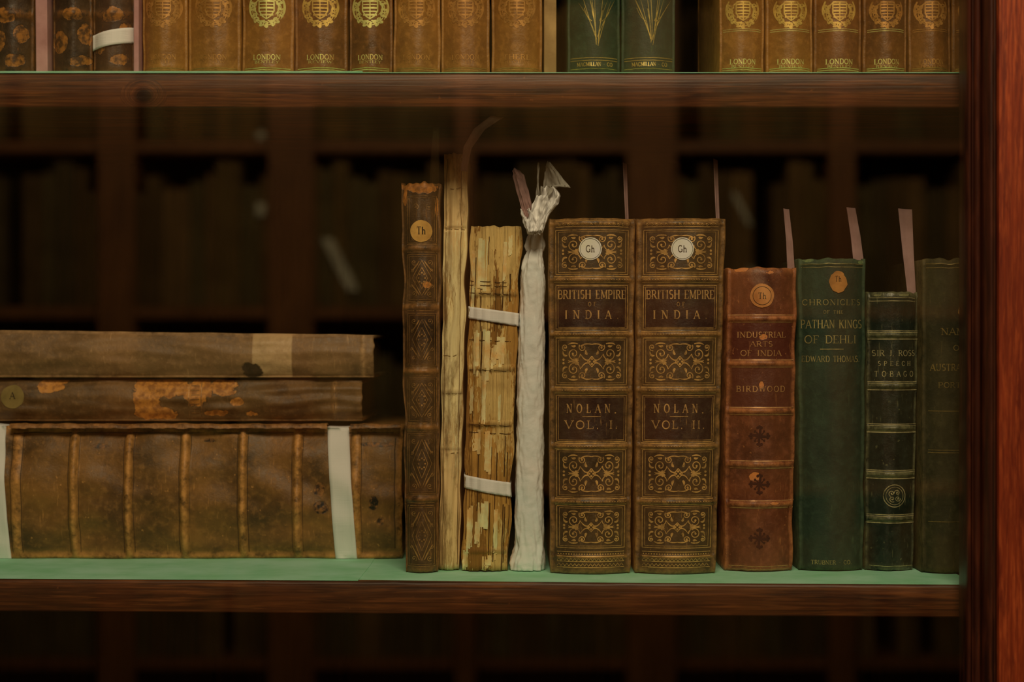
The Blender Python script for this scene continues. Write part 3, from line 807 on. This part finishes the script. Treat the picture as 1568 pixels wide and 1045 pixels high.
# --- olive cloth, partly behind post
OC=leather('olive_cloth',C(50,43,22),C(36,32,16),C(84,68,36),rough=.6,wear=.6,speck=.15,spec=.2)
bo=std('olive_cloth_book',(1416,1500,1416,1506,396),881,OC,depth=.13,bulge=.007,seed=91,bands=[(404,.0009,.0006)],edgejit=.0004)
d=Draw(bo)
text(d,'NAME',1464,508,10,44,1); text(d,'OF',1468,533,8,16,1); text(d,'AUSTRALIA',1458,563,10,62,1); text(d,'PORTS',1458,590,8,40,1)
for y in (630,690,694,800): d.rib([(1424,y),(1497,y)],1)
for y in (404,410): d.rib([(1421,y),(1499,y)],1)
d.build('gilt_lettering',gilt('olive_gilding',C(118,94,44),C(64,52,26),.46))
d=Draw(bo,.0006); d.disc(1482,476,15,jit=.1); d.build('round_label',LBLY)

# ================================================================ UPPER SHELF ROW
YU=-.04; ZBU=ZU+.0013
row=empty('row_of_gilt_leather_books',(PX(784,YU),YU+.07,ZBU))
TGm=leather('golden_brown_calf',C(114,73,24),C(86,52,16),C(140,95,38),patchc=C(96,60,20),labelc=C(96,54,14),rough=.4,wear=.6,speck=.15,spec=.5)
TDm=leather('brown_calf_row',C(94,56,18),C(62,36,11),C(128,83,32),patchc=C(96,60,20),rough=.4,wear=.6,speck=.15,spec=.5)
MBm=leather('marbled_boards',C(52,34,15),C(24,16,9),C(110,66,25),patchc=C(118,72,25),patch2=C(54,33,13),rough=.45,wear=.8)
GRm=leather('row_green_cloth',C(28,43,23),C(18,31,17),C(56,70,34),rough=.55,wear=.5,speck=.1)
def up(parent,xl,xr,mat,seed,**k):
    h=.235+.004*NZ(seed*2.3)
    return Book(parent,(PX(xl,YU),PX(xr,YU),PX(xl,YU)-.0,PX(xr,YU)),ZBU,h,YU,.14,mat,bulge=.008,seed=seed,rows=120,edgejit=.0003,lump=.0004,**k)
def crest(d,cx,cy,s):
    for r,w in ((21,1.3),(18,.8)): d.rib(arc(cx,cy,r*s,r*s*1.1,-20,200,26),w)
    d.rib([(cx-11*s,cy-16*s),(cx+11*s,cy-16*s),(cx+11*s,cy+2*s),(cx+6*s,cy+10*s),(cx,cy+14*s),(cx-6*s,cy+10*s),(cx-11*s,cy+2*s)],2,closed=True)
    for k in range(5): d.rib([(cx-10*s,cy-12*s+k*5*s),(cx+10*s,cy-12*s+k*5*s)],1.6 if k%2 else 2.6)
    d.rib([(cx,cy-16*s),(cx,cy+13*s)],1.6)
    for k in range(11):
        a=math.radians(-25+k*23); x=cx+19.5*s*math.cos(a);y=cy+21*s*math.sin(a)
        d.spiral(x,y,5.2*s,1,a,1 if k%2 else -1,1.7); d.disc(x+4*s*math.cos(a),y+4*s*math.sin(a),2.2*s,n=6,rings=1)
    for sx in(-1,1):
        d.bez((cx+sx*12*s,cy-14*s),(cx+sx*24*s,cy-4*s),(cx+sx*12*s,cy+8*s),3,True)
        d.bez((cx+sx*2*s,cy+16*s),(cx+sx*9*s,cy+20*s),(cx+sx*14*s,cy+14*s),3,True)
        d.bez((cx+sx*22*s,cy-18*s),(cx+sx*30*s,cy-2*s),(cx+sx*20*s,cy+14*s),3.4,True)
    d.disc(cx,cy+25*s,2.6*s,n=8,rings=1)
    d.rib(arc(cx,cy-44*s,16*s,20*s,0,360,28),1.5)
GDIM=gilt('row_gilding_dim',C(158,108,48),C(108,70,24),.5)
GMID=gilt('row_gilding_mid',C(194,136,60),C(122,78,28),.46)
first=[(214,284,TGm,GDIM),(285,366,TGm,GDIM),(368,448,TGm,G2),(449,531,TDm,GMID),(533,600,TDm,G2),(601,674,TGm,GDIM),(675,750,TGm,GDIM),(752,831,TGm,GDIM)]
second=[(1103,1173,TGm,GMID),(1175,1248,TGm,GMID),(1249,1323,TDm,GMID),(1325,1393,TDm,GDIM),(1395,1460,TDm,GDIM),(1462,1530,TDm,GDIM)]
for i,(xl,xr,mt,gm) in enumerate(first+second):
    b=up(row,xl+.6,xr-.6,mt,100+i,bands=[(102,.0012,.0006)])
    d=Draw(b); cx=(xl+xr)/2
    crest(d,cx,14 if i<8 else 18,1.05 if i<8 else .95)
    d.build('crest',gm)
    d=Draw(b)
    w=min(46,(xr-xl)*.62)
    text(d,'LONDON' if i not in (7,) else 'THERE',cx,87 if i<8 else 94,7.5,w*.9,1.1)
    text(d,'REVIEW' if i%2 else 'BENTLEY',cx,94.5 if i<8 else 102,4,w*.8,1.0)
    for y in (104,107): d.rib([(xl+5,y),(xr-5,y)],1)
    for y in (44,47): 
        if i>=8: d.rib([(xl+6,y),(xr-6,y)],.8)
    d.build('lettering',G2 if i in (2,3,8,9,10,11) else gm)
for i,(xl,xr) in enumerate(((869,951),(952,1036))):
    b=up(row,xl+.5,xr-.5,GRm,130+i,bands=[(102,.0012,.0006)])
    d=Draw(b); cx=(xl+xr)/2+4
    rr=random.Random(i+5)
    for k in range(9):
        a=-1.0+k*.25+rr.uniform(-.1,.1)
        d.bez((cx+2*math.sin(a*3),72-rr.uniform(0,16)),(cx+20*math.sin(a)*.5+rr.uniform(-4,4),36),(cx+34*math.sin(a),-2-8*math.cos(a)+rr.uniform(-6,10)),.9,True)
        if k%2: d.bez((cx+12*math.sin(a),32),(cx+24*math.sin(a),26),(cx+30*math.sin(a),10+k),.8)
    for y in (88,92,105): d.rib([(xl+5,y),(xr-5,y)],.9)
    text(d,'MACMILLAN - CO',cx-3,98,6,54,1.0)
    d.build('gilt_plant',gilt('plant_gilding%d'%i,C(150,122,52),C(70,70,30),.46))
# marbled group
for i,(xl,xr) in enumerate(((-60,-22),(-22,48),(76,137),(138,203))):
    b=up(row,xl+.6,xr-.6,MBm,140+i,bands=[(20,.003,.002)],patches=[(xl+14,64,13,18),(xl+34,22,16,12),(xl+45,92,16,9),(xl+52,50,9,16)],edgew=1.0)
    if i==3:
        tape(b,(140,52),(140,75),(202,39),(202,63),TAPE,wrap=.08)
PK=paper('pink_card',C(150,108,94),C(120,80,68),.85,30); CR=paper('cream_card',C(140,108,62),C(108,80,44),.85,40)
def card(xl,xr,xtl,xtr,mat,nm,y=YU):
    V=[];z1=ZBU+.23
    for z,a,b in ((ZBU,xl,xr),(z1,xtl,xtr)):
        for yy in (y+.0,y+.12):
            V+= [(PX(a,y),yy,z),(PX(b,y),yy,z)]
    F=[(0,1,3,2),(4,6,7,5),(0,4,5,1),(2,3,7,6),(0,2,6,4),(1,5,7,3)]
    bevel(mk(nm,V,F,mat,row,False,recalc=True),.0006)
card(55,73,50,68,PK,'pamphlet_pink'); card(204.5,212.5,204.5,212.5,PK,'pamphlet_rose'); card(833,852,833,852,CR,'pamphlet_cream',YU+.004)

# ================================================================ ROOM: opposite bookcase (seen mirrored in the glass)
YO=-2.9; K=S*(2.73+D)/D
OX=lambda p:(p-784)*K
OZ=lambda p:(522.5-p)*K
OW=wood('opposite_case_wood',C(74,42,18),C(108,64,28),C(126,78,36),'z',.5)
ob=empty('opposite_bookcase',(0,YO-.15,-1.0))
V=[];F=[]
def addb(*a):
    v,f=boxv(*a);k=len(V);V.extend(v);F.extend([tuple(i+k for i in q) for q in f])
for c,w in ((-90,60),(178,56),(445,68),(712,30),(998,74),(1290,40),(1560,60),(-360,60),(1830,60)):
    addb(OX(c-w/2),OX(c+w/2),YO-.30,YO+.0,-1.0,1.3)
shz=[-380,-60,215,470,740,1010]
for s_ in shz: addb(OX(-420),OX(1900),YO-.29,YO-.012,OZ(s_)-.022,OZ(s_))
mk('case_frame',V,F,OW,ob,False)
V=[];F=[]; addb(OX(-420),OX(1900),YO-.33,YO-.305,-1.0,1.3); mk('case_back',V,F,paper('case_back_board',C(92,68,34),C(74,54,26)),ob,False)
random.seed(11)
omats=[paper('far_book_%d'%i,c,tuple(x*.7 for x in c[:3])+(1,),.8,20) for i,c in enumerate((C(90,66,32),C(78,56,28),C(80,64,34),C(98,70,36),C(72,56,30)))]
pm=paper('far_book_pale',C(160,146,116),C(136,122,94),.8,20)
bv=[[[],[]] for _ in range(6)]
def bk_add(k,x0,x1,z0,z1,y1,ln=0):
    v,f=boxv(x0,x1,YO-.25,y1,z0,z1)
    v=[(x+(z-z0)*ln,y,z) for x,y,z in v]
    q=bv[k];n=len(q[0]);q[0].extend(v);q[1].extend([tuple(i+n for i in t) for t in f])
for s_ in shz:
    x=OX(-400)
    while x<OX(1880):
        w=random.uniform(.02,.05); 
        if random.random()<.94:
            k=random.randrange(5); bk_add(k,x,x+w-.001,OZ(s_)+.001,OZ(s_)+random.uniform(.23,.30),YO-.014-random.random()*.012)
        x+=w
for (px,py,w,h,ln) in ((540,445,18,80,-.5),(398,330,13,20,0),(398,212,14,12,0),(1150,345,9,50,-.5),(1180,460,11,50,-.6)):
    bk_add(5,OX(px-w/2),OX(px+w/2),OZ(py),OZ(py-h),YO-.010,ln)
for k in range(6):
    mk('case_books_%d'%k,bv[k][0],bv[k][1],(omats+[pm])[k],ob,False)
FL=wood('floor_boards',C(40,24,12),C(70,44,22),C(90,60,30),'x',.5)
v,f=boxv(-2.2,2.2,-3.4,.6,-1.05,-1.0); mk('floor',v,f,FL,None,False)
WLm=paper('wall_plaster',C(60,48,30),C(50,40,24),.9,5)
v,f=boxv(-2.2,2.2,-3.4,-3.3,-1.0,1.8); mk('wall_front',v,f,WLm,None,False)
v,f=boxv(-2.2,2.2,.5,.6,-1.0,1.8); mk('wall_back',v,f,WLm,None,False)

# ================================================================ LIGHTS
def area(name,loc,tgt,sx,sy,w,col=LIGHT):
    l=bpy.data.lights.new(name,'AREA');l.shape='RECTANGLE';l.size=sx;l.size_y=sy;l.energy=w;l.color=col
    o=bpy.data.objects.new(name,l);o.location=loc
    o.rotation_euler=(Vector(tgt)-Vector(loc)).to_track_quat('-Z','Y').to_euler();scene.collection.objects.link(o)
area('ceiling_light_main',(.05,-1.15,.95),(0.03,0,-.05),.6,.35,12.0,(1,.77,.51))
area('area_light_side',(.9,-1.3,.9),(.1,0,0),.4,.4,1.6,(1,.77,.5))  # weak area light from the right, aimed at the books
area('added_light_opposite_case',(0,-1.7,.95),(0,YO,.0),2.4,.4,37,(1,.74,.40))  # added lamp, brightens the opposite bookcase for its reflection in the glass
w=bpy.data.worlds.new('World');scene.world=w;w.use_nodes=True
w.node_tree.nodes['Background'].inputs[0].default_value=(1,.78,.5,1);w.node_tree.nodes['Background'].inputs[1].default_value=.03
# ================================================================ CAMERA
cam=bpy.data.cameras.new('camera');co=bpy.data.objects.new('camera',cam);scene.collection.objects.link(co)
co.location=(0,-D,0);co.rotation_euler=(math.radians(90),0,0)
cam.sensor_width=36;cam.lens=D*36/(1568*S);cam.clip_start=.01
cam.dof.use_dof=True;cam.dof.focus_distance=D+.005;cam.dof.aperture_fstop=5.6
scene.camera=co
